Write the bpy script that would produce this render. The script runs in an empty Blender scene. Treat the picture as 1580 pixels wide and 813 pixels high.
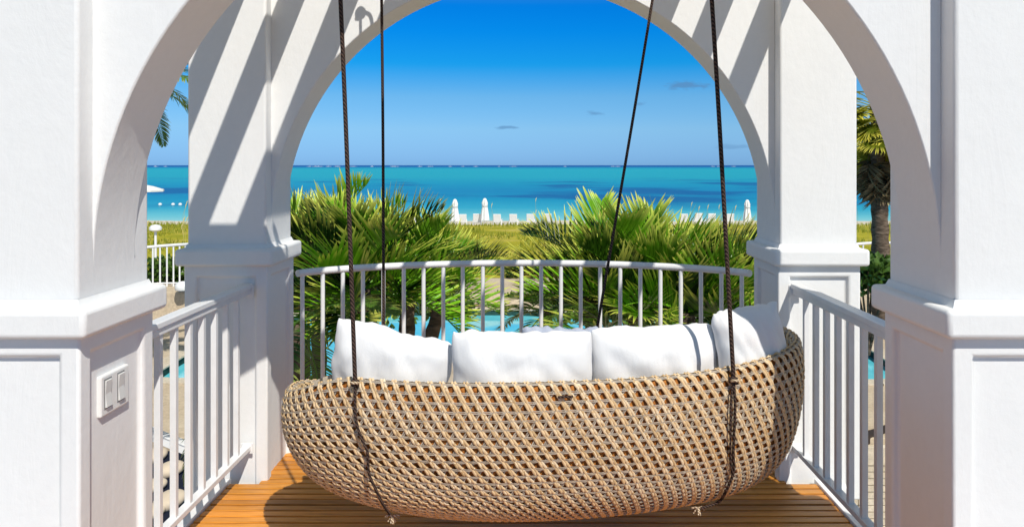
import bpy, bmesh, math, random
from mathutils import Vector, Matrix, noise, geometry
random.seed(7)
R = math.radians
sc = bpy.context.scene
C = sc.collection
# ------------------------------------------------------------------ camera
F = 1143.0                       # focal length in photo pixels
CX0, HY, EYE = 821.0, 255.0, 1.6
cam = bpy.data.cameras.new('camera'); co = bpy.data.objects.new('camera', cam); C.objects.link(co)
co.location = (0, 0, EYE); co.rotation_euler = (R(90), 0, 0)
cam.sensor_width = 36; cam.lens = F * 36 / 1580
cam.shift_x = -(CX0 - 790) / 1580; cam.shift_y = -(406.5 - HY) / 1580
cam.clip_start = 0.05; cam.clip_end = 60000
sc.camera = co
# ------------------------------------------------------------------ light
SD = Vector((-0.50, 1.0, -1.25)).normalized()       # the way the sunlight travels
el = math.asin(-SD.z); az = math.atan2(-SD.x, -SD.y)
sun = bpy.data.lights.new('sun', 'SUN'); so = bpy.data.objects.new('sun', sun); C.objects.link(so)
sun.energy = 4.15; sun.angle = R(0.5); sun.color = (1, 0.955, 0.87)
so.rotation_euler = SD.to_track_quat('-Z', 'Y').to_euler(); so.location = (4, -6, 12)
sc.view_settings.view_transform = 'Standard'; sc.view_settings.look = 'None'
sc.view_settings.exposure = 0.10; sc.view_settings.gamma = 1
w = bpy.data.worlds.new('World'); sc.world = w; w.use_nodes = True
nt = w.node_tree; nt.nodes.clear(); N = nt.nodes.new; L = nt.links.new
out = N('ShaderNodeOutputWorld'); bg = N('ShaderNodeBackground'); bg.inputs[1].default_value = 0.10
sky = N('ShaderNodeTexSky'); sky.sky_type = 'NISHITA'; sky.sun_disc = False
sky.sun_elevation = el; sky.sun_rotation = az
sky.altitude = 0; sky.air_density = 1.0; sky.dust_density = 0.0; sky.ozone_density = 3.0
# deep blue low down; overhead, out of view, warmed and brightened to lift the shade
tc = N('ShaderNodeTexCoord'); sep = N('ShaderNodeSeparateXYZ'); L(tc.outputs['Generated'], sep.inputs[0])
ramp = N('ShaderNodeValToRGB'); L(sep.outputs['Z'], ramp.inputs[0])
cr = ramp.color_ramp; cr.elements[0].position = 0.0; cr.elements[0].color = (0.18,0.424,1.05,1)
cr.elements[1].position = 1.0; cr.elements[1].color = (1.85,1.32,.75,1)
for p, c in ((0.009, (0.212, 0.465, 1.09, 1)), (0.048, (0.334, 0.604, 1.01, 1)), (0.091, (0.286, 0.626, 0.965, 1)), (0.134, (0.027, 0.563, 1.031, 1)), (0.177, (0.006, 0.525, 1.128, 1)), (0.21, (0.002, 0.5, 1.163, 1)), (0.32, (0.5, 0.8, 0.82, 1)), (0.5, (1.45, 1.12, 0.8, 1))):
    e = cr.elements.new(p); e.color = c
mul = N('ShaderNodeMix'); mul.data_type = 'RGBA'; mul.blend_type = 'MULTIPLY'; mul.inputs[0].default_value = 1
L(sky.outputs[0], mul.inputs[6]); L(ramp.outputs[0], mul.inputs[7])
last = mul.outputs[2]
nz = N('ShaderNodeTexNoise'); nz.inputs['Scale'].default_value = 1; nz.inputs['Detail'].default_value = 5
mpn = N('ShaderNodeMapping'); mpn.inputs['Scale'].default_value = (55, 55, 190); L(tc.outputs['Generated'], mpn.inputs[0]); L(mpn.outputs[0], nz.inputs['Vector'])
for (px, py, wx, wy, s) in ((780, 197, 15, 2.8, .6), (915, 175, 12, 3.4, .55), (1062, 133, 26, 7, .7), (1130, 226, 18, 5, .35), (985, 160, 9, 3, .4)):
    d = Vector(((px - CX0) / F, 1, (HY - py) / F)).normalized()
    sb = N('ShaderNodeVectorMath'); sb.operation = 'SUBTRACT'; L(tc.outputs['Generated'], sb.inputs[0]); sb.inputs[1].default_value = d
    sl = N('ShaderNodeVectorMath'); sl.operation = 'MULTIPLY'; L(sb.outputs[0], sl.inputs[0]); sl.inputs[1].default_value = (F / wx, 8, F / wy)
    ln = N('ShaderNodeVectorMath'); ln.operation = 'LENGTH'; L(sl.outputs[0], ln.inputs[0])
    ad = N('ShaderNodeMath'); ad.operation = 'MULTIPLY_ADD'; L(nz.outputs[0], ad.inputs[0]); ad.inputs[1].default_value = 3.0; L(ln.outputs['Value'], ad.inputs[2])
    mr = N('ShaderNodeMapRange'); mr.inputs[1].default_value = 1.9; mr.inputs[2].default_value = 2.7; mr.inputs[3].default_value = s; mr.inputs[4].default_value = 0
    L(ad.outputs[0], mr.inputs[0])
    mx = N('ShaderNodeMix'); mx.data_type = 'RGBA'; L(mr.outputs[0], mx.inputs[0]); L(last, mx.inputs[6]); mx.inputs[7].default_value = (1.0, 2.35, 4.5, 1)
    last = mx.outputs[2]
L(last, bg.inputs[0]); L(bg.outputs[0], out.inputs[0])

# ------------------------------------------------------------------ helpers
def at(px, py, d): return Vector(((px - CX0) * d / F, d, EYE - (py - HY) * d / F))
GZ = -3.0
def grd(px, py, z=GZ): return at(px, py, (EYE - z) * F / (py - HY))
def tag(o, label=None, cat=None, group=None, kind=None):
    if label: o['label'] = label
    if cat: o['category'] = cat
    if group: o['group'] = group
    if kind: o['kind'] = kind
    return o
def empty(name, loc, label, cat, group=None, rz=0):
    o = bpy.data.objects.new(name, None); C.objects.link(o); o.location = loc; o.rotation_euler = (0, 0, rz); o.empty_display_size = .1
    return tag(o, label, cat, group)
def copy_tree(o, parent=None):
    c = o.copy(); C.objects.link(c)
    if parent is not None: c.parent = parent
    for ch in list(o.children): copy_tree(ch, c)
    return c
class MB:
    def __init__(s): s.v = []; s.f = []; s.a = []
    def add(s, vs, fs, a=None):
        n = len(s.v); s.v += [tuple(x) for x in vs]; s.f += [tuple(i + n for i in f) for f in fs]
        s.a += [a if a is not None else 0.0] * len(vs)
    def box(s, x0, x1, y0, y1, z0, z1, M=None, a=None):
        vs = [Vector((x, y, z)) for z in (z0, z1) for y in (y0, y1) for x in (x0, x1)]
        if M: vs = [M @ p for p in vs]
        s.add(vs, [(0, 2, 3, 1), (4, 5, 7, 6), (0, 1, 5, 4), (2, 6, 7, 3), (0, 4, 6, 2), (1, 3, 7, 5)], a)
    def tube(s, pts, r, n=8, cap=True, a=None, flat=1.0, nrm=None):
        pts = [Vector(p) for p in pts]; m = len(pts); vs = []; up = None
        for i, p in enumerate(pts):
            t = (pts[min(i + 1, m - 1)] - pts[max(i - 1, 0)]).normalized()
            if nrm: u = Vector(nrm[i]); u = (u - t * u.dot(t)).normalized()
            else:
                if up is None: up = Vector((0, 0, 1)) if abs(t.z) < .9 else Vector((0, 1, 0))
                u = (up - t * up.dot(t)).normalized(); up = u
            b = t.cross(u); rr = r[i] if isinstance(r, (list, tuple)) else r
            for k in range(n):
                g = 2 * math.pi * (k + .5) / n
                vs.append(p + u * math.cos(g) * rr * flat + b * math.sin(g) * rr)
        fs = [(i * n + k, i * n + (k + 1) % n, (i + 1) * n + (k + 1) % n, (i + 1) * n + k) for i in range(m - 1) for k in range(n)]
        if cap: fs += [tuple(reversed(range(n))), tuple((m - 1) * n + k for k in range(n))]
        s.add(vs, fs, a)
    def lathe(s, prof, c=(0, 0, 0), n=20, a=None):
        vs = [(c[0] + r * math.cos(2 * math.pi * k / n), c[1] + r * math.sin(2 * math.pi * k / n), c[2] + z) for r, z in prof for k in range(n)]
        fs = [(i * n + k, i * n + (k + 1) % n, (i + 1) * n + (k + 1) % n, (i + 1) * n + k) for i in range(len(prof) - 1) for k in range(n)]
        s.add(vs, fs, a)
    def build(s, name, mat, parent=None, smooth=False, bevel=0, seg=2, org=None, flip=False):
        me = bpy.data.meshes.new(name)
        vs = s.v if org is None else [tuple(Vector(p) - Vector(org)) for p in s.v]
        me.from_pydata(vs, [], s.f); me.update()
        if any(s.a):
            at_ = me.attributes.new('tint', 'FLOAT', 'POINT'); at_.data.foreach_set('value', s.a)
        if smooth is not False:
            me.polygons.foreach_set('use_smooth', [True] * len(me.polygons))
            me.set_sharp_from_angle(angle=R(35 if smooth is True else smooth))
        o = bpy.data.objects.new(name, me); C.objects.link(o)
        if mat: me.materials.append(mat)
        if org is not None: o.location = org
        if parent is not None: o.parent = parent
        if bevel:
            b = o.modifiers.new('bevel', 'BEVEL'); b.width = bevel; b.segments = seg; b.limit_method = 'ANGLE'; b.angle_limit = R(40); b.harden_normals = False
        return o

# ------------------------------------------------------------------ materials
class Mat:
    def __init__(s, name, rough=.6, spec=.3, color=(.8, .8, .8), metal=0):
        s.m = bpy.data.materials.new(name); s.m.use_nodes = True; s.t = s.m.node_tree; s.b = s.t.nodes['Principled BSDF']
        s.b.inputs['Roughness'].default_value = rough; s.b.inputs['Specular IOR Level'].default_value = spec
        s.b.inputs['Base Color'].default_value = (*color, 1); s.b.inputs['Metallic'].default_value = metal
        s.g = s.N('ShaderNodeNewGeometry')
    def N(s, t, **k):
        n = s.t.nodes.new(t)
        for a, v in k.items(): setattr(n, a, v)
        return n
    def L(s, a, b): s.t.links.new(a, b)
    def coord(s, kind='pos', scale=(1, 1, 1)):
        src = s.g.outputs['Position'] if kind == 'pos' else s.N('ShaderNodeTexCoord').outputs['Object']
        m = s.N('ShaderNodeMapping'); m.inputs['Scale'].default_value = scale; s.L(src, m.inputs[0]); return m.outputs[0]
    def noise(s, scale=1, detail=4, kind='pos', sc3=(1, 1, 1), rough=.55, dist=0):
        n = s.N('ShaderNodeTexNoise'); n.inputs['Scale'].default_value = scale; n.inputs['Detail'].default_value = detail
        n.inputs['Roughness'].default_value = rough; n.inputs['Distortion'].default_value = dist
        s.L(s.coord(kind, sc3), n.inputs['Vector']); return n.outputs[0]
    def ramp(s, fac, stops):
        r = s.N('ShaderNodeValToRGB'); s.L(fac, r.inputs[0]); e = r.color_ramp.elements
        while len(e) < len(stops): e.new(0.5)
        for i, (p, c) in enumerate(stops): e[i].position = p; e[i].color = (*c, 1) if len(c) == 3 else c
        return r.outputs[0]
    def mix(s, fac, a, b, mode='MIX'):
        m = s.N('ShaderNodeMix'); m.data_type = 'RGBA'; m.blend_type = mode
        for v, i in ((fac, 0), (a, 6), (b, 7)):
            if hasattr(v, 'links'): s.L(v, m.inputs[i])
            else: m.inputs[i].default_value = v if i == 0 else ((*v, 1) if len(v) == 3 else v)
        return m.outputs[2]
    def math(s, op, a, b=None):
        m = s.N('ShaderNodeMath'); m.operation = op
        for v, i in ((a, 0), (b, 1)):
            if v is None: continue
            if hasattr(v, 'links'): s.L(v, m.inputs[i])
            else: m.inputs[i].default_value = v
        return m.outputs[0]
    def attr(s, n='tint'):
        a = s.N('ShaderNodeAttribute'); a.attribute_name = n; return a.outputs['Fac']
    def rnd(s): return s.N('ShaderNodeObjectInfo').outputs['Random']
    def col(s, x): s.L(x, s.b.inputs['Base Color']); return s
    def bump(s, h, strength=.3, dist=.01, prev=None):
        b = s.N('ShaderNodeBump'); b.inputs['Strength'].default_value = strength; b.inputs['Distance'].default_value = dist
        s.L(h, b.inputs['Height']); s.L(b.outputs[0], s.b.inputs['Normal'])
        if prev is not None: s.L(prev, b.inputs['Normal'])
        return b.outputs[0]
def m_stucco(name, base=(.8, .8, .79), bumpd=.004):
    m = Mat(name, .75, .2)
    n1 = m.noise(2.2, 5); n2 = m.noise(28, 6, rough=.7); n3 = m.noise(9, 3)
    c = m.ramp(n1, [(.3, tuple(x * .975 for x in base)), (.65, base)])
    m.col(m.mix(.5, c, m.ramp(n2, [(.3, (.95, .95, .95)), (.6, (1, 1, 1))]), 'MULTIPLY'))
    n5 = m.noise(1, 5, 'pos', (3, 3, .8), .65, 2.0)
    p = m.bump(n3, .22, .006); p = m.bump(n5, .30, .010, p); m.bump(n2, .4, bumpd * .6, p); return m.m
M_white = m_stucco('white_stucco')
def m_paint():
    m = Mat('white_gloss_paint', .35, .5); n = m.noise(14, 3); m.col(m.ramp(n, [(.3, (.76, .76, .76)), (.7, (.82, .82, .82))])); m.bump(m.noise(60, 2), .12, .001); return m.m
M_paint = m_paint()
def m_wood():
    m = Mat('oiled_hardwood', .42, .35)
    g = m.noise(1, 6, 'obj', (2.2, 60, 60), .6, 1.2); r = m.rnd()
    c = m.ramp(g, [(.25, (.36, .12, .016)), (.5, (.66, .28, .038)), (.75, (.86, .43, .085))])
    t = m.ramp(r, [(0, (.72, .66, .62)), (.5, (1, 1, 1)), (1, (1.1, 1.02, .9))])
    bl = m.noise(1.6, 5, 'pos', (.7, 2.5, 1), .7)
    c2 = m.mix(1, c, t, 'MULTIPLY'); m.col(m.mix(.8, c2, m.ramp(bl, [(.36, (.62, .58, .56)), (.6, (1.05, 1, 1))]), 'MULTIPLY'))
    m.bump(g, .3, .002); return m.m
M_wood = m_wood()
def m_strand(name, stops, sc_=40):
    m = Mat(name, .5, .35); n = m.noise(sc_, 2, 'obj'); a = m.attr()
    v = m.math('FRACT', m.math('ADD', m.math('MULTIPLY', n, 1.2), a)); m.col(m.ramp(v, stops)); m.bump(m.noise(160, 2, 'obj', (1, 1, .2)), .3, .001); return m.m
M_tan = m_strand('tan_resin_strand', [(0, (.45, .29, .13)), (.35, (.74, .54, .31)), (.7, (.60, .40, .20)), (1, (.80, .65, .44))])
M_grey = m_strand('grey_resin_strand', [(0, (.28, .23, .17)), (.5, (.50, .43, .34)), (1, (.36, .30, .23))])
def m_shell():
    m = Mat('russet_liner', .7, .2); n = m.noise(38, 3, 'obj'); m.col(m.ramp(n, [(.35, (.16, .052, .010)), (.5, (.38, .13, .024)), (.68, (.60, .24, .05))])); m.bump(m.noise(90, 2, 'obj'), .4, .003); return m.m
M_shell = m_shell()
def m_cloth(name, a, b):
    m = Mat(name, .9, .1); m.b.inputs['Sheen Weight'].default_value = .2
    n = m.noise(7, 4, 'obj'); m.col(m.ramp(n, [(.3, a), (.7, b)]))
    wv = m.N('ShaderNodeTexVoronoi'); wv.inputs['Scale'].default_value = 420; m.L(m.coord('obj'), wv.inputs['Vector'])
    p = m.bump(m.noise(6, 3, 'obj', (1, 1, .35), dist=1.2), .22, .02); m.bump(wv.outputs[0], .35, .0015, p); return m.m
M_pillow = m_cloth('white_woven_cloth', (.78, .77, .77), (.84, .835, .83))
M_seat = m_cloth('shade_grey_cloth', (.36, .40, .50), (.42, .46, .56))  # cloth colour darkened to blue grey to stand for shade
def m_rope(name, a, b):
    m = Mat(name, .8, .2); wv = m.N('ShaderNodeTexWave'); wv.wave_type = 'BANDS'; wv.bands_direction = 'DIAGONAL'; wv.inputs['Scale'].default_value = 42
    m.L(m.coord('pos'), wv.inputs['Vector']); m.col(m.ramp(wv.outputs[0], [(.2, a), (.8, b)])); m.bump(wv.outputs[0], .6, .003); return m.m
M_rope = m_rope('dark_rope', (.018, .012, .010), (.09, .055, .042))
M_rope2 = m_rope('tan_cord', (.3, .2, .11), (.62, .5, .36))
def m_sea():
    m = Mat('sea_water', .35, .12)
    sp = m.N('ShaderNodeSeparateXYZ'); m.L(m.g.outputs['Position'], sp.inputs[0]); y = sp.outputs['Y']
    n1 = m.noise(1, 3, 'pos', (.011, .02, 1)); n2 = m.noise(1, 3, 'pos', (.004, .018, 1))
    lg = m.math('LOGARITHM', y, 10.0)                       # 75 m -> 1.88, 3000 m -> 3.48
    v = m.math('DIVIDE', m.math('SUBTRACT', lg, 1.85), 1.9)
    v = m.math('ADD', v, m.math('MULTIPLY', m.math('SUBTRACT', n1, .5), .05))
    c = m.ramp(v, [(0.0, (.36, .66, .62)), (.03, (.16, .55, .58)), (.07, (.03, .38, .50)), (.12, (.0, .27, .43)), (.18, (.0, .21, .40)),
                   (.25, (.0, .27, .42)), (.36, (.01, .36, .43)), (.60, (.01, .38, .44)), (.76, (.0, .20, .38)), (.80, (.0, .075, .30)), (1, (.0, .06, .27))])
    # seagrass patches on the bottom
    n3 = m.noise(1, 4, 'pos', (.022, .020, 1), .55, .3)
    band = m.ramp(v, [(.06, (0, 0, 0)), (.12, (1, 1, 1)), (.27, (1, 1, 1)), (.36, (0, 0, 0))])
    pm = m.math('MULTIPLY', m.ramp(n3, [(.52, (0, 0, 0)), (.60, (1, 1, 1))]), band)
    c = m.mix(m.math('MULTIPLY', pm, .85), c, (.0, .08, .26))
    n4 = m.noise(1, 2, 'pos', (.12, .5, 1)); c = m.mix(.22, c, m.ramp(n4, [(.35, (.75, .82, .86)), (.65, (1.1, 1.06, 1.04))]), 'MULTIPLY')
    m.col(c); m.bump(m.noise(1, 4, 'pos', (.4, 1.4, 1)), .4, .15); return m.m
M_sea = m_sea()
def m_pool():
    m = Mat('pool_water', .08, .35)
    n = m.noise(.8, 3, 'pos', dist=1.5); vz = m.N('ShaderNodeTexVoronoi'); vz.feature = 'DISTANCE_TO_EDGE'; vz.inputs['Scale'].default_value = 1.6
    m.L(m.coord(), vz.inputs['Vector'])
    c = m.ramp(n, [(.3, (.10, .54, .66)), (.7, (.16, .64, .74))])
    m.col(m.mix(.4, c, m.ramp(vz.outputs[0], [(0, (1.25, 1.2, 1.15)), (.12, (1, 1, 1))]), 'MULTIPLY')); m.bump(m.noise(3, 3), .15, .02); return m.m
M_pool = m_pool()
def m_ground(name, a, b, c, s1=.35, s2=6, bd=.05):
    m = Mat(name, .95, .1); n1 = m.noise(s1, 5); n2 = m.noise(s2, 5, rough=.7)
    k = m.ramp(n1, [(.3, a), (.5, b), (.7, c)]); m.col(m.mix(.7, k, m.ramp(n2, [(.3, (.6, .6, .55)), (.65, (1.15, 1.12, 1.05))]), 'MULTIPLY')); m.bump(n2, .6, bd); return m.m
M_grass = m_ground('dune_grass_ground', (.18, .22, .012), (.40, .37, .03), (.50, .42, .09), .35, 3, .12)
M_sand = m_ground('pale_sand', (.62, .55, .44), (.68, .62, .52), (.72, .67, .58), .6, 9, .03)
M_stone = m_ground('tan_stone', (.50, .40, .29), (.57, .47, .35), (.62, .53, .41), .9, 12, .01)
M_coping = m_ground('coping_stone', (.56, .48, .37), (.62, .54, .43), (.66, .59, .49), 2, 14, .008)
M_tile = m_ground('dark_pool_tile', (.015, .05, .045), (.03, .08, .07), (.04, .10, .085), 3, 8, .004)
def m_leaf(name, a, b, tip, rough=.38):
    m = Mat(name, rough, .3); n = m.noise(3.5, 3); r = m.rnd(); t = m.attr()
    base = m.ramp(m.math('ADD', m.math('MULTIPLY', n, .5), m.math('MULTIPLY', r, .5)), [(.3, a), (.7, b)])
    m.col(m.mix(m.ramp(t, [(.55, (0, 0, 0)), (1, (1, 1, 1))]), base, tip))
    tr = m.N('ShaderNodeBsdfTranslucent'); m.L(base, tr.inputs[0]); mixs = m.N('ShaderNodeMixShader'); mixs.inputs[0].default_value = .10
    o = m.t.nodes['Material Output']; m.L(m.b.outputs[0], mixs.inputs[1]); m.L(tr.outputs[0], mixs.inputs[2]); m.L(mixs.outputs[0], o.inputs[0]); return m.m
M_fan = m_leaf('fan_palm_leaf', (.006, .030, .004), (.17, .42, .012), (.80, .80, .14), .33)  # near-black low tone puts the clump's inner shade into the leaf colour
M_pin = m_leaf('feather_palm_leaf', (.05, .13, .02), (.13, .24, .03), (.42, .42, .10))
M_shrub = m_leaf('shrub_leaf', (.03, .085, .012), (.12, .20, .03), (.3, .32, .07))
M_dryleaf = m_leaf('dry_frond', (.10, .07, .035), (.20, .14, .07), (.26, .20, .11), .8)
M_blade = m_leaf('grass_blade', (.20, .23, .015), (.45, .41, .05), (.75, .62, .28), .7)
def m_bark():
    m = Mat('palm_bark', .95, .1); n = m.noise(1, 4, 'pos', (5, 5, 16)); m.col(m.ramp(n, [(.3, (.05, .035, .025)), (.7, (.20, .15, .11))])); m.bump(n, 1, .04); return m.m
M_bark = m_bark()
def flat(name, c, rough=.6, spec=.3, var=.12):
    m = Mat(name, rough, spec); n = m.noise(5, 3); m.col(m.ramp(n, [(.3, tuple(x * (1 - var) for x in c)), (.7, c)])); return m.m
M_plastic = flat('white_plastic', (.8, .8, .78), .3, .5, .03)
M_slot = flat('rocker_plastic', (.70, .70, .68), .25, .5, .05)
M_gap = flat('gap_shadowless_grey', (.25, .25, .25), .5)
M_foam = flat('sea_foam', (.85, .87, .88), .8)
M_canvas = flat('white_canvas', (.82, .82, .80), .85, .1, .05)
M_navy = flat('navy_fabric', (.012, .016, .035), .8, .2)
M_cream = flat('cream_fabric', (.66, .55, .42), .9, .1)
M_grout = flat('dark_joint', (.045, .032, .026), .9)
M_steel = flat('dull_steel', (.35, .35, .36), .35, .5)

# ------------------------------------------------------------------ the pavilion
RC = -0.047; HW = 1.31                                   # centre and half width of the opening
SPR = 1.28; TOP = 2.86; LZ0, LZ1 = 1.089, 1.175
def pillar(parent, x0, x1, y0, y1, label):
    b = MB(); b.box(x0, x1, y0, y1, LZ1 - .01, TOP)
    s = b.build('pillar', M_white, parent, smooth=30, bevel=.012, seg=3); s['label'] = label
    # lower body, 12 mm proud, with a recessed panel in every face
    e = .012; bm = bmesh.new(); me = bpy.data.meshes.new('pillar_base')
    z0 = -.1
    vs = [bm.verts.new((x, y, z)) for z in (z0, LZ0 + .005) for y in (y0 - e, y1 + e) for x in (x0 - e, x1 + e)]
    fs = {k: bm.faces.new([vs[i] for i in f]) for k, f in dict(bot=(0, 2, 3, 1), top=(4, 5, 7, 6), fr=(0, 1, 5, 4), bk=(2, 6, 7, 3), lf=(0, 4, 6, 2), rt=(1, 3, 7, 5)).items()}
    bm.normal_update()
    for k in ('fr', 'bk', 'lf', 'rt'):
        f = fs[k]
        bmesh.ops.inset_individual(bm, faces=[f], thickness=.085, depth=0)
        bmesh.ops.inset_individual(bm, faces=[f], thickness=.008, depth=-.022)
    bm.to_mesh(me); bm.free(); o = bpy.data.objects.new('pillar_base', me); C.objects.link(o); me.materials.append(M_white); o.parent = s
    me.polygons.foreach_set('use_smooth', [True] * len(me.polygons)); me.set_sharp_from_angle(angle=R(30))
    m = o.modifiers.new('bevel', 'BEVEL'); m.width = .009; m.segments = 3; m.limit_method = 'ANGLE'; m.angle_limit = R(35)
    p = .047; b = MB(); b.box(x0 - p, x1 + p, y0 - p, y1 + p, LZ0, LZ1)
    b.build('ledge', M_white, s, smooth=30, bevel=.016, seg=4)
    # soft cove where the shaft meets the ledge
    b = MB()
    g = .014
    lo = [(x0 - g, y0 - g), (x1 + g, y0 - g), (x1 + g, y1 + g), (x0 - g, y1 + g)]; hi = [(x0 - .001, y0 - .001), (x1 + .001, y0 - .001), (x1 + .001, y1 + .001), (x0 - .001, y1 + .001)]
    zz = LZ1 + .0015
    b.add([(*q, zz - .004) for q in lo] + [(*q, zz + .003) for q in [((a[0] * .6 + c[0] * .4), (a[1] * .6 + c[1] * .4)) for a, c in zip(lo, hi)]] + [(*q, zz + .022) for q in hi],
          [(i, (i + 1) % 4, 4 + (i + 1) % 4, 4 + i) for i in range(4)] + [(4 + i, 4 + (i + 1) % 4, 8 + (i + 1) % 4, 8 + i) for i in range(4)])
    b.build('cove', M_white, s, smooth=60)
    return s
def arch_wall(parent, y0, y1):
    n = 72; pl = []
    for i in range(n + 1):
        g = math.pi * i / n; pl.append((RC - HW * math.cos(g), SPR + HW * math.sin(g)))
    arc = pl; xl, xr = RC - HW - .05, RC + HW + .05
    vs = []; fs = []
    # columns of quads between the arc and the top line
    for (x, z) in arc: vs += [(x, y0, z), (x, y0, TOP), (x, y1, z), (x, y1, TOP)]
    for i in range(n):
        a, b = 4 * i, 4 * (i + 1)
        fs += [(a, b, b + 1, a + 1), (a + 2, a + 3, b + 3, b + 2), (a, a + 2, b + 2, b), (a + 1, b + 1, b + 3, a + 3)]
    b = MB(); b.add(vs, fs)
    return b.build('arch_wall', M_white, parent, smooth=30, bevel=.006, seg=2)
near = empty('front_archway', (RC, 2.4, 0), 'near white stucco archway framing the whole view, wide square pillars with ledges', 'archway')
far = empty('rear_archway', (RC, 3.97, 0), 'farther white stucco archway striped by pergola shadows behind the hanging sofa', 'archway')
def sub(par):
    M = Matrix.Translation(-par.location); return M
def inv(o, par): o.matrix_parent_inverse = Matrix.Translation(-par.location); return o
inv(pillar(near, RC - HW - .62, RC - HW, 2.213, 2.62, 'near left pillar carrying the light switch plate'), near)
inv(pillar(near, RC + HW, RC + HW + .55, 2.213, 2.62, 'near right pillar, its inner side in shade'), near)
inv(arch_wall(near, 2.288, 2.533), near)
inv(pillar(far, RC - HW - .40, RC - HW, 3.777, 4.171, 'rear left pillar with slanting sun stripes'), far)
inv(pillar(far, RC + HW, RC + HW + .395, 3.777, 4.171, 'rear right pillar in full sun'), far)
inv(arch_wall(far, 3.854, 4.09), far)
perg = empty('pergola', (RC, 3.2, TOP), 'white pergola of parallel beams over the swing deck, seen by its slanting shadows', 'pergola')
for k in range(-10, 1):
    xr = 1.212 + .279 * (k + 1)
    b = MB(); b.box(xr - .05, xr, 2.30, 4.25, TOP + .002, TOP + .237)
    inv(b.build('beam', M_white, perg, bevel=.004), perg)

# ------------------------------------------------------------------ deck
def back_y(x):                                           # the bowed outer edge of the deck / railing line
    u = (x - RC) / 1.30; return 4.17 + .50 * (1 - abs(u) ** 2.0) ** .75 if abs(u) < 1 else 4.17
deck = bpy.data.objects.new('deck', None); C.objects.link(deck); deck.location = (RC, 3, 0); tag(deck, 'oiled orange hardwood deck of narrow boards under the swing', kind='structure')
pit = .0585; y = .6; DL, DR = RC - 1.475, RC + 1.475
cache = {}
while y < 4.66:
    if y > 4.17:
        q = ((4.0 if 0 else 1) - ((y - 4.17) / .50) ** (1 / .75)); half = 1.30 * math.sqrt(max(q, 0.01)); x0, x1 = RC - half, RC + half
    elif y > 3.745 : x0, x1 = RC - HW - .02, RC + HW + .02
    else: x0, x1 = DL, DR
    key = (round(x0, 3), round(x1, 3))
    if key not in cache:
        me = MB(); me.box(x0 - RC, x1 - RC, -.0240, .0240, -.028, 0); o = me.build('plank', M_wood, deck, bevel=.003); cache[key] = o.data
    else:
        o = bpy.data.objects.new('plank', cache[key]); C.objects.link(o); o.parent = deck
        m = o.modifiers.new('bevel', 'BEVEL'); m.width = .003; m.segments = 2; m.limit_method = 'ANGLE'
    o.location = (0, y - 3, random.uniform(-.0012, .0012)); y += pit
b = MB(); b.box(DL, DR, .5, 3.78, -.25, -.036); b.box(RC - 1.28, RC + 1.28, 3.78, 4.2, -.25, -.036)
seg = 24
pts = [(RC + 1.27 * (i / seg * 2 - 1),) for i in range(seg + 1)]
for i in range(seg):
    xa, xb = pts[i][0], pts[i + 1][0]
    b.add([(xa, 4.19, -.036), (xb, 4.19, -.036), (xb, back_y(xb) - .03, -.036), (xa, back_y(xa) - .03, -.036), (xa, 4.19, -.25), (xb, 4.19, -.25), (xb, back_y(xb) - .03, -.25), (xa, back_y(xa) - .03, -.25)],
          [(0, 1, 2, 3), (2, 6, 7, 3)])
o = b.build('deck_frame', M_grout, deck); inv(o, deck)
b = MB(); b.box(RC - 2.2, DL - .002, .5, 2.6, -.3, -.02); b.box(DR + .002, RC + 2.2, .5, 2.6, -.3, -.02)
b.box(RC - 1.30, RC + 1.30, 1.6, 4.15, GZ, -.26)
tag(b.build('pavilion_plinth', M_white, bevel=.01), 'white masonry plinth beneath the raised deck', 'plinth')

for x0 in (DL - .075, DR + .003):
    b = MB(); b.box(x0, x0 + .072, 2.66, 3.76, -.25, .012); o = b.build('edge_board', M_paint, deck, bevel=.004); inv(o, deck)
# ------------------------------------------------------------------ railings
def side_railing(x, label):
    r = empty('side_railing', (x, 3.2, 0), label, 'railing')
    def P(b, nm, **k): return inv(b.build(nm, M_paint, r, **k), r)
    y0, y1 = 2.634, 3.765
    b = MB(); b.box(x - .028, x + .028, y0, y1, .975, 1.0); b.box(x - .020, x + .020, y0, y1, .945, .9745); P(b, 'top_rail', bevel=.004)
    b = MB(); b.box(x - .020, x + .020, y0, y1, .155, .18); P(b, 'bottom_rail', bevel=.003)
    k = 0
    y = 3.627
    while y > 2.66:
        b = MB(); b.box(x - .0125, x + .0125, y - .0125, y + .0125, .17, .944); P(b, 'baluster', bevel=.002); y -= .1265
    b = MB(); b.box(x - .035, x + .035, 3.758, 3.764, .93, .99); P(b, 'wall_flange'); b = MB(); b.box(x - .03, x + .03, 3.758, 3.764, .14, .19); P(b, 'wall_flange')
    return r
side_railing(RC - HW - .09, 'white metal railing on the left side of the deck, between the left pillars')
side_railing(RC + HW + .078, 'white metal railing on the right side of the deck, its uprights shaded grey')
cr_ = empty('curved_railing', (RC, 4.4, 0), 'bowed white tube railing behind the hanging sofa, palms beyond it', 'railing')
def rail_y(x):
    u = (x - RC) / 1.29; return 4.20 + .46 * (max(0, 1 - u * u)) ** .75
NP = 60; xs = [RC + 1.285 * math.sin(math.pi / 2 * (i / NP * 2 - 1)) for i in range(NP + 1)]
b = MB(); b.tube([(x, rail_y(x), .985) for x in xs], .0205, 12); inv(b.build('top_rail', M_paint, cr_, smooth=60), cr_)
b = MB(); b.tube([(x, rail_y(x), .10) for x in xs], .014, 8); inv(b.build('bottom_rail', M_paint, cr_, smooth=60), cr_)
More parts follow.
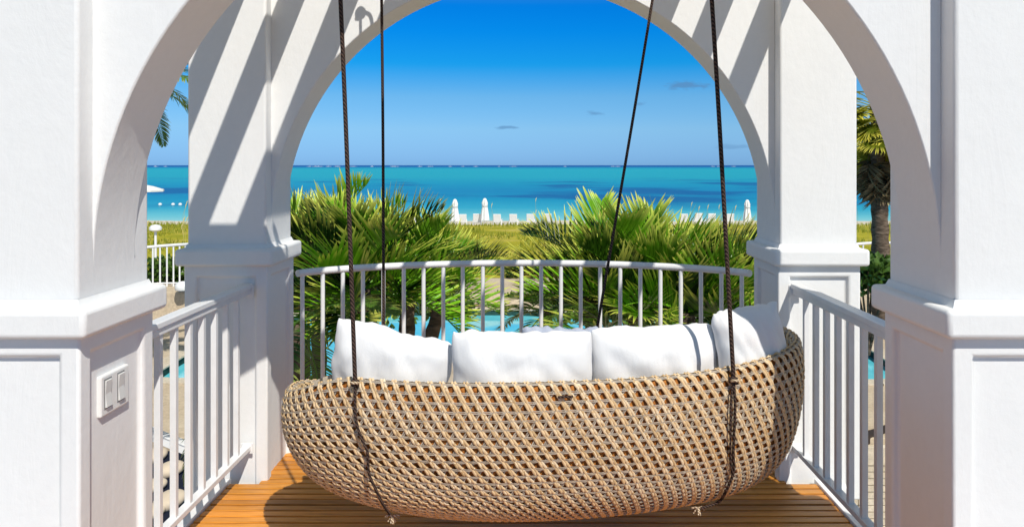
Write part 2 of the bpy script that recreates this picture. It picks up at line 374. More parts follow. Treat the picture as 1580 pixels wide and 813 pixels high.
for px in (466.5, 498, 529, 560, 591.5, 623, 653.5, 684, 714, 745, 775, 804.5, 835, 865.5, 896, 926, 957, 988, 1019, 1050.5, 1081.5, 1113, 1144.5):
    x = 0
    for _ in range(12): x = (px - CX0) / F * rail_y(x)
    b = MB(); yy = rail_y(x); b.tube([(x, yy, -.1), (x, yy, .975)], .0125, 10); inv(b.build('baluster', M_paint, cr_, smooth=60), cr_)

# light switch plate on the near left pillar
sw = empty('switch_plate', (RC - HW, 2.405, .87), 'white double rocker switch plate on the near left pillar', 'switch plate')
X0 = RC - HW + .012 - .022
def PS(b, nm, m, par=sw, **k): o = b.build(nm, m, par, **k); return inv(o, sw) if par is sw else o
b = MB(); b.box(X0 - .004, X0 + .014, 2.326, 2.488, .805, .935); PS(b, 'cover', M_plastic, bevel=.006, seg=3)
for yy in (2.362, 2.436):
    b = MB(); b.box(X0 + .006, X0 + .0155, yy - .021, yy + .021, .827, .923); PS(b, 'rocker_frame', M_gap, bevel=.001)
    b = MB(); b.add([(X0 + .0145, yy - .017, .832), (X0 + .0145, yy + .017, .832), (X0 + .0145, yy + .017, .918), (X0 + .0145, yy - .017, .918),
                     (X0 + .022, yy - .016, .834), (X0 + .022, yy + .016, .834), (X0 + .0165, yy + .016, .875), (X0 + .0165, yy - .016, .875), (X0 + .0195, yy + .016, .916), (X0 + .0195, yy - .016, .916)],
                    [(4, 5, 6, 7), (7, 6, 8, 9), (0, 1, 5, 4), (3, 9, 8, 2), (0, 4, 7, 9, 3), (1, 2, 8, 6, 5)]); PS(b, 'rocker', M_slot)

# ------------------------------------------------------------------ hanging sofa
SC = Vector((.074, 3.10, 0)); YAW = R(6.5); AX, AY = 1.074, .455
PROF = [(-.16, .945, .70), (-.08, .950, .765), (-.03, .957, .803), (0, .970, .816), (.03, .984, .806), (.08, .995, .765), (.2, 1.0, .67), (.33, .985, .575), (.47, .945, .475), (.60, .885, .395), (.72, .80, .335), (.84, .69, .29), (.95, .56, .262), (1.05, .42, .25)]
def prof(t):
    for i in range(len(PROF) - 1):
        a, b = PROF[i], PROF[i + 1]
        if t <= b[0] or i == len(PROF) - 2:
            k = (t - a[0]) / (b[0] - a[0]); p0 = PROF[max(i - 1, 0)]; p3 = PROF[min(i + 2, len(PROF) - 1)]
            def cr3(j):
                m1 = (b[j] - p0[j]) / (b[0] - p0[0]) * (b[0] - a[0]); m2 = (p3[j] - a[j]) / (p3[0] - a[0]) * (b[0] - a[0])
                return (2 * k**3 - 3 * k * k + 1) * a[j] + (k**3 - 2 * k * k + k) * m1 + (-2 * k**3 + 3 * k * k) * b[j] + (k**3 - k * k) * m2
            return cr3(1), cr3(2)
NPER = 720; ex = 2.35
def raw(g):
    c, s = math.cos(g), math.sin(g); return math.copysign(abs(c) ** (2 / ex), c), math.copysign(abs(s) ** (2 / ex), s)
_tab = [0.0]; pv = raw(0)
for i in range(1, 2881):
    q = raw(2 * math.pi * i / 2880); _tab.append(_tab[-1] + math.hypot((q[0] - pv[0]) * AX, (q[1] - pv[1]) * AY)); pv = q
PER = _tab[-1]
import bisect
def plan(u):                                             # u in [0,1): by arc length, 0 at the right end, going counterclockwise
    a = (u % 1) * PER; i = min(max(bisect.bisect_left(_tab, a), 1), 2880); k = (a - _tab[i - 1]) / max(_tab[i] - _tab[i - 1], 1e-9)
    return raw(2 * math.pi * (i - 1 + k) / 2880)
cY, sY = math.cos(YAW), math.sin(YAW)
def S(u, t):
    x, y = plan(u); s, z = prof(t)
    if x > 0:
        k = x * x * max(0, min(1, (1 - s) / .05)); s2 = 1 - (1 - s) * (1 - .45 * x) if t > .2 else s
    else: s2 = s
    # the seaward side is a little lower
    low = max(0, y + .1) ** 1.2 * .30 * (1 if x < .2 else max(0, 1 - (x - .2) * 1.6))
    if x < -.72: low += ((-x - .72) / .28) ** 1.6 * .115 * (1 - min(1, max(0, y + .1) * 1.6) * .9)
    zz = .25 + (z - .25) * (1 - low / .565)
    sag = .012 * (1 - x * x) * (1 if y < 0 else 0)
    zz += (.020 + (.048 * x * x * x if x > 0 else 0)) * max(0, (z - .3) / .5)
    X, Y = AX * x * s2, AY * y * (s if y > 0 else (1 - (1 - s) * .95))
    return Vector((SC.x + X * cY - Y * sY, SC.y + X * sY + Y * cY, zz - sag))
def SN(u, t):
    a = S(u + .002, t) - S(u - .002, t); b = S(u, t + .01) - S(u, t - .01); n = a.cross(b).normalized(); return -n
if (SN(.75, .3)).y > 0:
    _SN = SN
    def SN(u, t): return -_SN(u, t)
sofa = empty('hanging_sofa', (SC.x, SC.y, .25), 'oval tan woven wicker daybed hung on dark ropes above the deck', 'hanging sofa')
def PF(b, nm, m, **k): return inv(b.build(nm, m, sofa, **k), sofa)
# liner
nu, ts = 200, [-.16 + 1.21 * i / 36 for i in range(37)]
b = MB(); vs = []
for t in ts:
    for i in range(nu):
        u = i / nu; vs.append(S(u, t) - SN(u, t) * .0085)
fs = [(j * nu + i, j * nu + (i + 1) % nu, (j + 1) * nu + (i + 1) % nu, (j + 1) * nu + i) for j in range(len(ts) - 1) for i in range(nu)]
fs.append(tuple((len(ts) - 1) * nu + i for i in range(nu))); b.add(vs, fs); PF(b, 'liner', M_shell, smooth=60)
# inner wall and floor of the seat bowl
b = MB(); vs = []
inn = [(.925, .70), (.90, .62), (.87, .52), (.80, .44), (.6, .42)]
for s, z in inn:
    for i in range(120):
        x, y = plan(i / 120); X, Y = AX * x * s, AY * y * s; vs.append((SC.x + X * cY - Y * sY, SC.y + X * sY + Y * cY, z))
fs = [(j * 120 + (i + 1) % 120, j * 120 + i, (j + 1) * 120 + i, (j + 1) * 120 + (i + 1) % 120) for j in range(len(inn) - 1) for i in range(120)]
fs.append(tuple(4 * 120 + i for i in range(120))); b.add(vs, fs); PF(b, 'seat_bowl', M_grey, smooth=60)
# weave
NB = 116; ROWP = .0385; T0, T1 = -.15, 1.03
rows = int((T1 - T0) / ROWP)
tanm, gm = MB(), MB()
shear = 0.44 / NB                                         # how far a band walks sideways per row
for k in range(NB):
    for off in (-.0054 + random.uniform(-.0006, .0006), .0054 + random.uniform(-.0006, .0006)):
        pts, nr = [], []
        for j in range(rows * 2 + 1):
            t = T0 + j * ROWP / 2; u = (k + .5) / NB + off / PER + shear * (t / ROWP)
            w_ = .0035 * math.cos(math.pi * j + math.pi * k * 0); n = SN(u, t)
            pts.append(S(u, t) + n * (.0015 + w_ * .8)); nr.append(n)
        tanm.tube(pts, .0056 * random.uniform(.93, 1.07), 5, False, a=random.random() * .8 + .1, flat=.42, nrm=nr)
for k in range(NB):
    for off in (-.0035, .0035):
        pts, nr = [], []
        for j in range(rows * 2 + 1):
            t = T0 + j * ROWP / 2; u = (k + .5) / NB + off / PER - shear * 1.0 * (t / ROWP)
            w_ = -.0025 * math.cos(math.pi * j); n = SN(u, t); pts.append(S(u, t) + n * (-.001 + w_)); nr.append(n)
        gm.tube(pts, .0030, 4, False, a=random.random() * .8 + .1, flat=.45, nrm=nr)
for j in range(rows):
    for off in (-.09, .09):
        t = T0 + (j + .5 + off) * ROWP; pts, nr = [], []
        m_ = NB * 3
        for i in range(m_ + 1):
            u = i / m_; n = SN(u, t); ph = (u - shear * (t / ROWP)) * NB - .5
            pts.append(S(u, t) + n * (.0015 - .003 * math.cos(2 * math.pi * ph))); nr.append(n)
        gm.tube(pts, .0025, 4, False, a=random.random() * .8 + .1, flat=.45, nrm=nr)
tag(PF(tanm, 'diagonal_weave', M_tan, smooth=80), kind='stuff'); tag(PF(gm, 'cross_weave', M_grey, smooth=80), kind='stuff')
# small metal maker's plate on the rim, without lettering
p0 = S(.7485, .075) ; 
b = MB(); cx, cy, cz = p0
b.box(-.027, .027, -.004, .002, -.004, .004, Matrix.Translation(p0 + SN(.7485, .075) * .012) @ Matrix.Rotation(YAW, 4, 'Z')); PF(b, 'name_plate', M_rope, bevel=.001)

# seat cushion
b = MB(); vs = []; pr = [(.0, .54), (.55, .545), (.78, .54), (.83, .525), (.84, .50), (.82, .46), (.5, .45), (0, .45)]
for s, z in pr:
    for i in range(80):
        x, y = plan(i / 80); s_ = s; X, Y = AX * x * s_, AY * y * s_
        vs.append((X * cY - Y * sY, X * sY + Y * cY, z - .45))
fs = [(j * 80 + i, j * 80 + (i + 1) % 80, (j + 1) * 80 + (i + 1) % 80, (j + 1) * 80 + i) for j in range(len(pr) - 1) for i in range(80)]
b.add(vs, fs); o = b.build('seat_cushion', M_seat, smooth=70); o.location = (SC.x, SC.y, .45)
tag(o, 'oval seat mattress coloured a shaded blue grey, lying inside the woven daybed, mostly hidden by pillows', 'seat cushion')
# pillows
def pillow(w_, h_, th, seed, ears=.06, n=44, sagx=0):
    vs, fs = [], []
    for side in (1, -1):
        for j in range(n + 1):
            for i in range(n + 1):
                a, c = 2 * i / n - 1, 2 * j / n - 1
                a = math.sin(a * math.pi / 2) ; c = math.sin(c * math.pi / 2)
                e = (1 - abs(a) ** 2.8) ** .55 * (1 - abs(c) ** 2.8) ** .55
                rc = 1 - .045 * (abs(a) * abs(c)) ** 5; px_ = a * w_ / 2 * rc * (1 - ears * .5 * (1 - c * c) * a * a); pz = c * h_ / 2 * rc * (1 - ears * .5 * (1 - a * a) * c * c)
                q = Vector((a * 1.7 + seed * 3.1, c * 1.5, side * .6 + seed))
                wr = noise.noise(q * 1.6) * .14 + noise.noise(q * 3.7) * .035
                fold = (abs(noise.noise(Vector((a * 2.2 + c * 1.3 + seed, c * .8 - a * .4, seed)))) ** .5 - .55) * .14
                edge = 1 - (1 - e) ** 6
                th_ = th / 2 * e * (1 + wr + fold * 1.3)
                pz += noise.noise(Vector((a * 3.1, seed * 5, 0))) * .014 * (1 if c > 0 else .3) * abs(c) + noise.noise(Vector((a * 7, seed * 5, 4))) * .010 * abs(c)
                px_ += noise.noise(Vector((c * 3, seed * 7, 1))) * .012 * abs(a)
                vs.append((px_, -side * th_, pz + h_ / 2))
    m = (n + 1) ** 2
    for j in range(n):
        for i in range(n):
            q = (j * (n + 1) + i, j * (n + 1) + i + 1, (j + 1) * (n + 1) + i + 1, (j + 1) * (n + 1) + i)
            fs.append(q); fs.append(tuple(m + k for k in reversed(q)))
    return vs, fs
def place_pillow(px, pytop, d, wpx, h_, th, yaw, lean, roll, seed, label, mat=M_pillow, name='pillow'):
    w_ = wpx * d / F / max(math.cos(R(yaw)), .3); vs, fs = pillow(w_, h_, th, seed); b = MB(); b.add(vs, fs)
    o = b.build(name, mat, smooth=75); me = o.data
    bm = bmesh.new(); bm.from_mesh(me); bmesh.ops.remove_doubles(bm, verts=bm.verts, dist=.0006); bm.to_mesh(me); bm.free()
    me.polygons.foreach_set('use_smooth', [True] * len(me.polygons))
    top = at(px, pytop, d)
    Rm = Matrix.Rotation(R(yaw), 4, 'Z') @ Matrix.Rotation(R(lean), 4, 'X') @ Matrix.Rotation(R(roll), 4, 'Y')
    o.matrix_world = Matrix.Translation(top - (Rm @ Vector((0, 0, h_ * .97)))) @ Rm
    return tag(o, label, 'pillow', 'white pillows lined up on the hanging daybed')
place_pillow(609, 512, 3.00, 192, .46, .20, -12, 8, 9, 1.3, 'white pillow at the left end, its top corner standing highest on the left')
place_pillow(806, 515, 2.90, 222, .46, .21, 0, 8, 0, 2.9, 'low wide white pillow in the middle of the daybed, second from left')
place_pillow(1010, 506, 2.98, 205, .46, .21, 6, 8, -1, 4.4, 'white pillow with diagonal creases, third from left on the daybed')
place_pillow(1149, 476, 2.99, 112, .45, .17, 14, -3, -8, 6.1, 'tilted white pillow at the right end, its right half in blue shade')
place_pillow(868, 508, 3.20, 130, .44, .16, 0, 6, 1, 8.2, 'pillow coloured as if in blue grey shade, peeking up between the two middle white pillows', M_seat)

# ropes
def chain(pts, n=6):
    P = [Vector(p) for p in pts]; o = []
    for i in range(len(P) - 1):
        a, b_, c_, d_ = P[max(i - 1, 0)], P[i], P[i + 1], P[min(i + 2, len(P) - 1)]
        for k in range(n):
            t = k / n; o.append(.5 * ((2 * b_) + (c_ - a) * t + (2 * a - 5 * b_ + 4 * c_ - d_) * t * t + (3 * b_ - a - 3 * c_ + d_) * t ** 3))
    return o + [P[-1]]
def surf(px, py, off=.018):                              # the point of the daybed's camera side seen at a pixel
    best = None
    for i in range(161):
        u = .5 + i / 320.0
        for j in range(61):
            t = j / 60 * 1.03; p = S(u, t); x = CX0 + F * p.x / p.y; yv = HY + F * (EYE - p.z) / p.y
            e = (x - px) ** 2 + (yv - py) ** 2
            if (best is None or e < best[0]) and SN(u, t).dot((p - Vector((0, 0, EYE))).normalized()) < -.06: best = (e, u, t)
    _, u, t = best; return S(u, t) + SN(u, t) * off
def torus(c, r1, r2, ax, n=16, m=8):
    q = Vector(ax).to_track_quat('Z', 'Y'); pts = [Vector(c) + q @ Vector((math.cos(2 * math.pi * i / n) * r1, math.sin(2 * math.pi * i / n) * r1, 0)) for i in range(n + 1)]
    b = MB(); b.tube(pts, r2, m, False); return b
def knot(c, s, seed):
    rr = random.Random(seed); pts = []
    for i in range(14): pts.append(Vector(c) + Vector((math.cos(i * 1.9) * s, math.sin(i * 1.9) * s * .8, (i / 13 - .5) * s * 1.6 + rr.uniform(-.2, .2) * s)))
    b = MB(); b.tube(chain(pts, 4), s * .42, 6); return b
def rope(name, top, low, path, r, label, fray=None, second=None, ring=None):
    e = empty(name, top, label, 'rope', 'ropes holding up the hanging daybed')
    def P(b, nm, m, **k): return inv(b.build(nm, m, e, **k), e)
    mid = (Vector(top) + Vector(low)) / 2 + Vector((.004, 0, 0))
    b = MB(); b.tube(chain([top, mid, low], 20), r, 8); P(b, 'hanging_line', M_rope, smooth=70)
    if path:
        b = MB(); b.tube(chain(path, 8), r * .66, 8); P(b, 'lashing', M_rope, smooth=70)
    if second: b = MB(); b.tube(chain(second, 8), r * .5, 8); P(b, 'lashing', M_rope, smooth=70)
    P(knot(Vector(low), r * 1.5, 3), 'knot', M_rope, smooth=70)
    if ring is not None:
        b = torus(ring, .012, .0055, (0, .35, 1)); P(b, 'ring', M_rope2, smooth=70)
    if fray is not None:
        b = MB(); rr = random.Random(5)
        for i in range(9):
            q = Vector(fray) + Vector((rr.uniform(-1, 1), rr.uniform(-.6, .3), rr.uniform(-1, .1))).normalized() * .028
            b.tube([fray, (Vector(fray) + q) / 2 + Vector((0, 0, .004)), q], .003, 4)
        P(b, 'frayed_end', M_rope2)
    # hitch on the beam
    P(knot(Vector(top) + Vector((0, 0, -.03)), .020, 9), 'hitch', M_rope, smooth=70)
    b = MB(); t = Vector(top); b.tube(chain([t + Vector((0, 0, -.02)), t + Vector((.05, 0, -.04)), t + Vector((.06, 0, -.12)), t + Vector((.02, 0, -.17)), t + Vector((.0, 0, -.22)), t + Vector((.012, 0, -.30))], 6), .008, 6)
    P(b, 'tail', M_rope, smooth=70)
    return e
A0 = surf(550, 590, .020)
topA = Vector((-.744, A0.y + .03, TOP)); 
def top_from(px, low, z=TOP):                            # the line through a picture column at the frame's top edge
    d = low.y; zt = EYE + HY * d / F; xt = (px - CX0) * d / F; k = (z - low.z) / (zt - low.z); return Vector((low.x + (xt - low.x) * k, d, z))
rope('rope', top_from(524, A0), A0, [A0, surf(556, 640, .02), surf(562, 668, .02), surf(568, 695, .021), surf(575, 722, .022), surf(584, 747, .024), surf(595, 766, .026), surf(607, 781, .028)], .0078, 'front left rope tied to the woven rim and lashed down over the weave', fray=surf(609, 786, .02), ring=surf(552, 592, .024))
C0 = surf(1126, 583, .020)
rope('rope', top_from(1097, C0), C0, [C0, surf(1130, 625, .020), surf(1129, 690), surf(1126, 722), surf(1117, 746, .022), surf(1104, 765, .022), surf(1082, 785, .024)], .0082, 'front right rope with a doubled lashing loop across the weave',
     second=[C0, surf(1121, 612, .020), surf(1120, 650), surf(1123, 705), surf(1125, 728)], fray=surf(1080, 787, .02), ring=surf(1130, 587, .026))
def surf_b(u): return S(u, .0) + Vector((0, 0, .012))
B0 = at(592, 522, 3.50); rope('rope', top_from(588, B0), B0, None, .0070, 'rear left rope, thin and straight, dropping behind the leftmost pillow')
D0 = at(921, 508, 3.50); rope('rope', top_from(1006, D0), D0, None, .0070, 'rear right rope slanting down to the left behind the pillows')

# ------------------------------------------------------------------ ground, sea
FAR = 26000
def sheet(name, poly, z, mat, kind='structure', holes=()):
    ring = [[Vector((x, y, 0)) for x, y in poly]] + [[Vector((x, y, 0)) for x, y in h] for h in holes]
    tri = geometry.tessellate_polygon(ring); vs = [(p.x, p.y, z) for r in ring for p in r]
    b = MB(); b.add(vs, [tuple(t) for t in tri]); o = b.build(name, mat); bm = bmesh.new(); bm.from_mesh(o.data)
    for f in bm.faces:
        if f.normal.z < 0: f.normal_flip()
    bm.to_mesh(o.data); bm.free(); return tag(o, kind=kind)
SEA = -4.0
o = sheet('sea', [(-FAR, 66), (FAR, 66), (FAR, FAR), (-FAR, FAR)], SEA, M_sea); o['label'] = 'turquoise sea with dark seagrass patches out to the horizon'
# beach and dune: a height field strip across the view
def gh(x, y):
    h = GZ
    if y <= 31: h = GZ + .005
    if y > 31: h = GZ + .005 + min(1, (y - 31) / 4) * .16 * abs(noise.noise(Vector((x * .12, y * .12, 3)))) + min(1, (y - 31) / 4) * .04 * noise.noise(Vector((x * .7, y * .7, 3)))
    if y > 57: h = h * 1 - min(1, (y - 57) / 3.5) * .5
    if y > 62: h -= (y - 62) / 13 * .55
    return h
b = MB(); ys = [30.2 + i * .70 for i in range(39)] + [57.5 + i * 1.2 for i in range(18)]; xs_ = [-90 + i * 1.5 for i in range(121)]
vs = [(x, y, gh(x, y)) for y in ys for x in xs_]
nx = len(xs_); fs = [(j * nx + i, j * nx + i + 1, (j + 1) * nx + i + 1, (j + 1) * nx + i) for j in range(len(ys) - 1) for i in range(nx - 1)]
cut = next(j for j, yv in enumerate(ys) if yv > 58.3)
b.add(vs, [f for f in fs if f[0] // nx < cut]); o = tag(b.build('dune', M_grass, smooth=80), kind='structure'); o['label'] = 'yellow green grassy dune between the pool terrace and the beach'
b = MB(); b.add(vs, [f for f in fs if f[0] // nx >= cut]); o = tag(b.build('beach', M_sand, smooth=80), kind='structure')
# pool outline on the terrace
pool_px = [(236, 584), (250, 572), (290, 547), (345, 524), (400, 503), (450, 488), (530, 482), (600, 480), (690, 479), (795, 479), (900, 484), (1000, 488), (1150, 494), (1240, 506), (1322, 530), (1375, 563), (1392, 586), (1200, 587), (900, 587), (600, 587), (400, 587)]
pool = [(grd(a, c).x, grd(a, c).y) for a, c in pool_px]
def smooth_loop(pl, n=4):
    m = len(pl); o = []
    for i in range(m):
        a, b_, c_, d_ = [Vector(pl[(i + k) % m]) for k in (-1, 0, 1, 2)]
        for k in range(n):
            t = k / n; o.append(.5 * ((2 * b_) + (c_ - a) * t + (2 * a - 5 * b_ + 4 * c_ - d_) * t * t + (3 * b_ - a - 3 * c_ + d_) * t ** 3))
    return [(p.x, p.y) for p in o]
poolS = smooth_loop(pool)
sheet('lower_ground', [(-90, -10), (90, -10), (90, 40), (-90, 40)], -4.8, M_stone)
T_edge = 12.6
o = sheet('pool_terrace', [(-60, T_edge), (60, T_edge), (60, 30.5), (-60, 30.5)], GZ, M_stone, holes=[poolS]); o['label'] = 'sunlit tan stone paving round the pool'
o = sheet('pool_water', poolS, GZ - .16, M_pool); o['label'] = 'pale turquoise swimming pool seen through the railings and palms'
cent = Vector((sum(p[0] for p in poolS) / len(poolS), sum(p[1] for p in poolS) / len(poolS)))
b = MB(); m = len(poolS); vs = [(x, y, z) for z in (GZ + .001, GZ - .4) for x, y in poolS]
b.add(vs, [(i, (i + 1) % m, m + (i + 1) % m, m + i) for i in range(m)]); o = tag(b.build('pool_wall', M_tile, smooth=80), kind='structure'); o['label'] = 'dark green tiled wall of the pool above the water'
# coping stones, one by one
acc = [0]
for i in range(m): acc.append(acc[-1] + (Vector(poolS[(i + 1) % m]) - Vector(poolS[i])).length)
def along(s):
    s %= acc[-1]; i = bisect.bisect_right(acc, s) - 1; i = min(i, m - 1); k = (s - acc[i]) / (acc[i + 1] - acc[i]); a, c = Vector(poolS[i]), Vector(poolS[(i + 1) % m])
    return a.lerp(c, k), (c - a).normalized()
cop = bpy.data.objects.new('pool_coping', None); C.objects.link(cop); cop.location = (cent.x, cent.y, GZ); tag(cop, 'pale coping stones edging the pool', kind='structure')
sgn = 1
p_, t_ = along(.1); nrm_ = Vector((t_.y, -t_.x)); 
if (p_ + nrm_ * .2 - cent).length < (p_ - cent).length: sgn = -1
n_st = int(acc[-1] / .62)
for i in range(n_st):
    s0, s1 = i * acc[-1] / n_st + .01, (i + 1) * acc[-1] / n_st - .01
    q = []
    for s_, w_ in ((s0, -.03), (s1, -.03), (s1, .34), (s0, .34)):
        p_, t_ = along(s_); q.append(p_ + Vector((t_.y, -t_.x)) * sgn * w_)
    z0, z1 = .004, .035 + random.uniform(0, .006)
    b = MB(); b.add([(p.x - cent.x, p.y - cent.y, z0) for p in q] + [(p.x - cent.x, p.y - cent.y, z1) for p in q], [(0, 1, 2, 3), (7, 6, 5, 4), (0, 4, 5, 1), (1, 5, 6, 2), (2, 6, 7, 3), (3, 7, 4, 0)])
    b.build('coping_stone', M_coping, cop)
# terrace edge wall above the lower yard
b = MB(); b.box(-40, 40, T_edge - .25, T_edge, -4.8, GZ + .06); tag(b.build('terrace_wall', M_stone, bevel=.02), 'low tan stone wall where the pool terrace drops to the yard', 'wall')
# ripples on the far sea: surf on the reef
b = MB(); rr = random.Random(3)
for px, w_ in ((478, 10), (490, 22), (507, 10), (520, 12), (536, 8), (545, 12), (574, 6), (609, 16), (648, 9), (664, 12), (695, 7), (714, 6), (734, 8), (770, 4), (792, 14), (872, 6), (946, 8), (953, 10), (1100, 8), (1108, 5), (1132, 7), (240, 8), (255, 5), (1348, 8)):
    p = at(px, 257.1, 3000); p.z = SEA; L_ = w_ * 3000 / F / 2.6
    n = 8
    for k in range(n):
        xx = p.x + (k / (n - 1) - .5) * 2 * L_; hh = (.3 + rr.random() * 1.2) * (1 - abs(k / (n - 1) - .5) * 1.4)
        b.add([(xx - L_ / n * 1.3, p.y - 4, SEA), (xx + L_ / n * 1.3, p.y - 4, SEA), (xx, p.y, SEA + hh * 1.7), (xx - L_ / n * 1.3, p.y + 6, SEA), (xx + L_ / n * 1.3, p.y + 6, SEA)], [(0, 1, 2), (3, 2, 4), (0, 2, 3), (1, 4, 2)])
tag(b.build('reef_surf', M_foam), 'thin white line of surf breaking along the horizon', 'surf', kind='stuff')
for i, px in enumerate((247, 267, 278)):
    p = grd(px, 317.5, SEA); b = MB(); b.lathe([(0, -.15), (.18, -.12), (.26, 0), (.23, .15), (.12, .24), (0, .27)], n=14)
    o = b.build('buoy', M_plastic, smooth=60); o.location = (p.x, p.y, SEA + .12)
    tag(o, ['white buoy nearest the archway in the row of three on the left sea', 'middle white buoy of the three on the left sea', 'rightmost white buoy of three, beside the rear left pillar'][i], 'buoy', 'white buoys floating off the beach')

# ------------------------------------------------------------------ beach furniture
def beach_chair():
    e = empty('beach_chair', (0, 0, 0), 'x', 'beach chair', 'white chairs in a row along the beach')
    b = MB(); M = Matrix.Translation((0, -.28, .34)) @ Matrix.Rotation(R(14), 4, 'X')
    b.box(-.30, .30, -.03, .03, 0, .72, M); b.build('backrest', M_canvas, e, bevel=.03)
    b = MB(); b.box(-.30, .30, -.28, .34, .32, .40); b.build('seat', M_canvas, e, bevel=.02)
    for sx in (-1, 1):
        b = MB(); b.box(sx * .31 - .03, sx * .31 + .03, -.30, .36, .56, .60); b.build('armrest', M_paint, e)
        for yy in (-.28, .32):
            b = MB(); b.box(sx * .31 - .025, sx * .31 + .025, yy - .025, yy + .025, 0, .56); b.build('leg', M_paint, e)
    return e
ch = beach_chair(); places = [(635, 1), (661, -1), (685.5, 1), (714, 0), (736.5, 1), (768, 0), (793, 0), (819, 0), (846, 0), (1054, 0), (1075.5, 1), (1096, 0), (1124, -1)]
names = ['first white beach chair from the left, behind the left palm tips', 'second white beach chair from the left, half hidden by palm tips', 'third white beach chair, just left of the left closed parasol',
         'fourth white beach chair, right of the left closed parasol', 'fifth white beach chair, just left of the closed parasol in mid picture', 'sixth white beach chair, right of the two closed parasols',
         'seventh white beach chair from the left, standing clear in the gap between the palms', 'eighth white beach chair, beside the left tips of the right palm', 'ninth white beach chair, behind the right palm\'s left tips',
         'white beach chair behind the top of the right palm, leftmost of four there', 'white beach chair behind the right palm, second of four there', 'white beach chair behind the right palm, third of four there', 'rightmost white beach chair, beside the closed parasol on the right']
for i, (px, dz) in enumerate(places):
    c = ch if i == 0 else copy_tree(ch); d = 62.0; x = (px - CX0) * d / F
    c.location = (x, d, gh(x, d) - .02); c.rotation_euler = (0, 0, R(random.uniform(-9, 9)) + R(180) * 0); c.scale = (1.08, 1.08, 1.02 + .03 * dz); c['label'] = names[i]
def closed_parasol(px, d, h, label):
    x = (px - CX0) * d / F; e = empty('closed_parasol', (x, d, gh(x, d)), label, 'parasol', 'folded white parasols on the beach')
    b = MB(); b.lathe([(.03, 0), (.03, h)], n=8); b.build('pole', M_paint, e, smooth=60)
    b = MB(); n = 24; prof_ = [(.03, h + .06), (.10, h), (.15, h - .15), (.21, h - .35), (.17, h - .55), (.22, h - .9), (.27, h - 1.3), (.31, h - 1.75), (.06, h - 1.78)]
    vs = [(r * (1 + .22 * math.cos(k * math.pi * 2 / 3)) * math.cos(2 * math.pi * k / n), r * (1 + .22 * math.cos(k * math.pi * 2 / 3)) * math.sin(2 * math.pi * k / n), z) for r, z in prof_ for k in range(n)]
    b.add(vs, [(i * n + k, (i + 1) * n + k, (i + 1) * n + (k + 1) % n, i * n + (k + 1) % n) for i in range(len(prof_) - 1) for k in range(n)])
    b.build('canopy', M_canvas, e, smooth=60)
    b = MB(); b.lathe([(.24, h - .50), (.25, h - .56), (.23, h - .60)], n=16); b.build('tie_strap', M_paint, e, smooth=60)
    b = MB(); b.lathe([(0, .0), (.3, .0), (.3, .08), (.05, .12)], n=16); b.build('foot', M_stone, e)
    return e
closed_parasol(702, 61, 2.25, 'folded white parasol on the beach, left of the two close together')
closed_parasol(748, 61, 2.30, 'folded white parasol on the beach, right of the two close together')
closed_parasol(1153, 61, 2.20, 'folded white parasol on the beach beside the rear right pillar')
p = at(222, 293, 57.5); e = empty('open_parasol', (p.x, p.y, GZ), 'open white parasol whose edge shows beside the near left archway', 'parasol')
b = MB(); b.lathe([(.03, 0), (.03, 2.9)], n=8); b.build('pole', M_paint, e)
b = MB(); n = 8; hh = p.z - GZ; b.lathe([(0, hh + .42), (.7, hh + .26), (1.5, hh), (1.5, hh - .14)], n=n); b.build('canopy', M_canvas, e)

# ------------------------------------------------------------------ vegetation
def rot_to(direction, up=Vector((0, 0, 1))):
    d = Vector(direction).normalized(); s = d.cross(up)
    if s.length < 1e-3: s = Vector((1, 0, 0))
    s.normalize(); u = s.cross(d).normalized(); return Matrix((s, d, u)).transposed()     # columns: side, forward, up
def blade(b, base, tip_dir, nrm, length, width, droop, rr, segs=4):
    side = tip_dir.cross(nrm).normalized(); pts = []; p = Vector(base); d = Vector(tip_dir)
    vs, a = [], []
    for i in range(segs + 1):
        t = i / segs; w_ = width * (.35 + 1.3 * math.sin(min(1, t * 1.25) * math.pi * .62)) * (1 - t) ** .45 if t < 1 else 0.0006
        w_ = max(w_, .0008); nn = side.cross(d).normalized()
        vs += [p - side * w_, p - nn * w_ * .45, p + side * w_]; a += [t] * 3
        d = (d + Vector((0, 0, -1)) * droop / segs * (t + .3)).normalized(); p = p + d * length / segs
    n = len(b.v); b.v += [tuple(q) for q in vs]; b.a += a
    for i in range(segs):
        k = n + i * 3; b.f += [(k, k + 1, k + 4, k + 3), (k + 1, k + 2, k + 5, k + 4)]
def fan_frond(rr, pet=.8, rad=.8, nseg=40, spread=135, droop=.25, wid=.021):
    """fan leaf in local space: petiole starts at 0 going +Y, arches down"""
    b = MB(); q = [Vector((0, 0, 0))]; d = Vector((0, 1, 0))
    for i in range(6): d = (d + Vector((0, 0, -.06 * i * .5))).normalized(); q.append(q[-1] + d * pet / 6)
    b.tube(q, [.016 - .0012 * i for i in range(7)], 5, a=.1)
    o = q[-1]; U = Vector((1, 0, 0)).cross(d).normalized()
    for i in range(nseg):
        g = R((i / (nseg - 1) * 2 - 1) * spread) + rr.uniform(-.02, .02); k = abs(g) / R(spread)
        td = (d * math.cos(g) + Vector((1, 0, 0)) * math.sin(g) + U * (.10 + .22 * k)).normalized()
        nr = (U - td * U.dot(td)).normalized()
        blade(b, o + td * .02, td, nr, rad * (1 - .30 * k * k) * rr.uniform(.88, 1.06), wid, droop * rr.uniform(.5, 1.7), rr, 5)
    return b
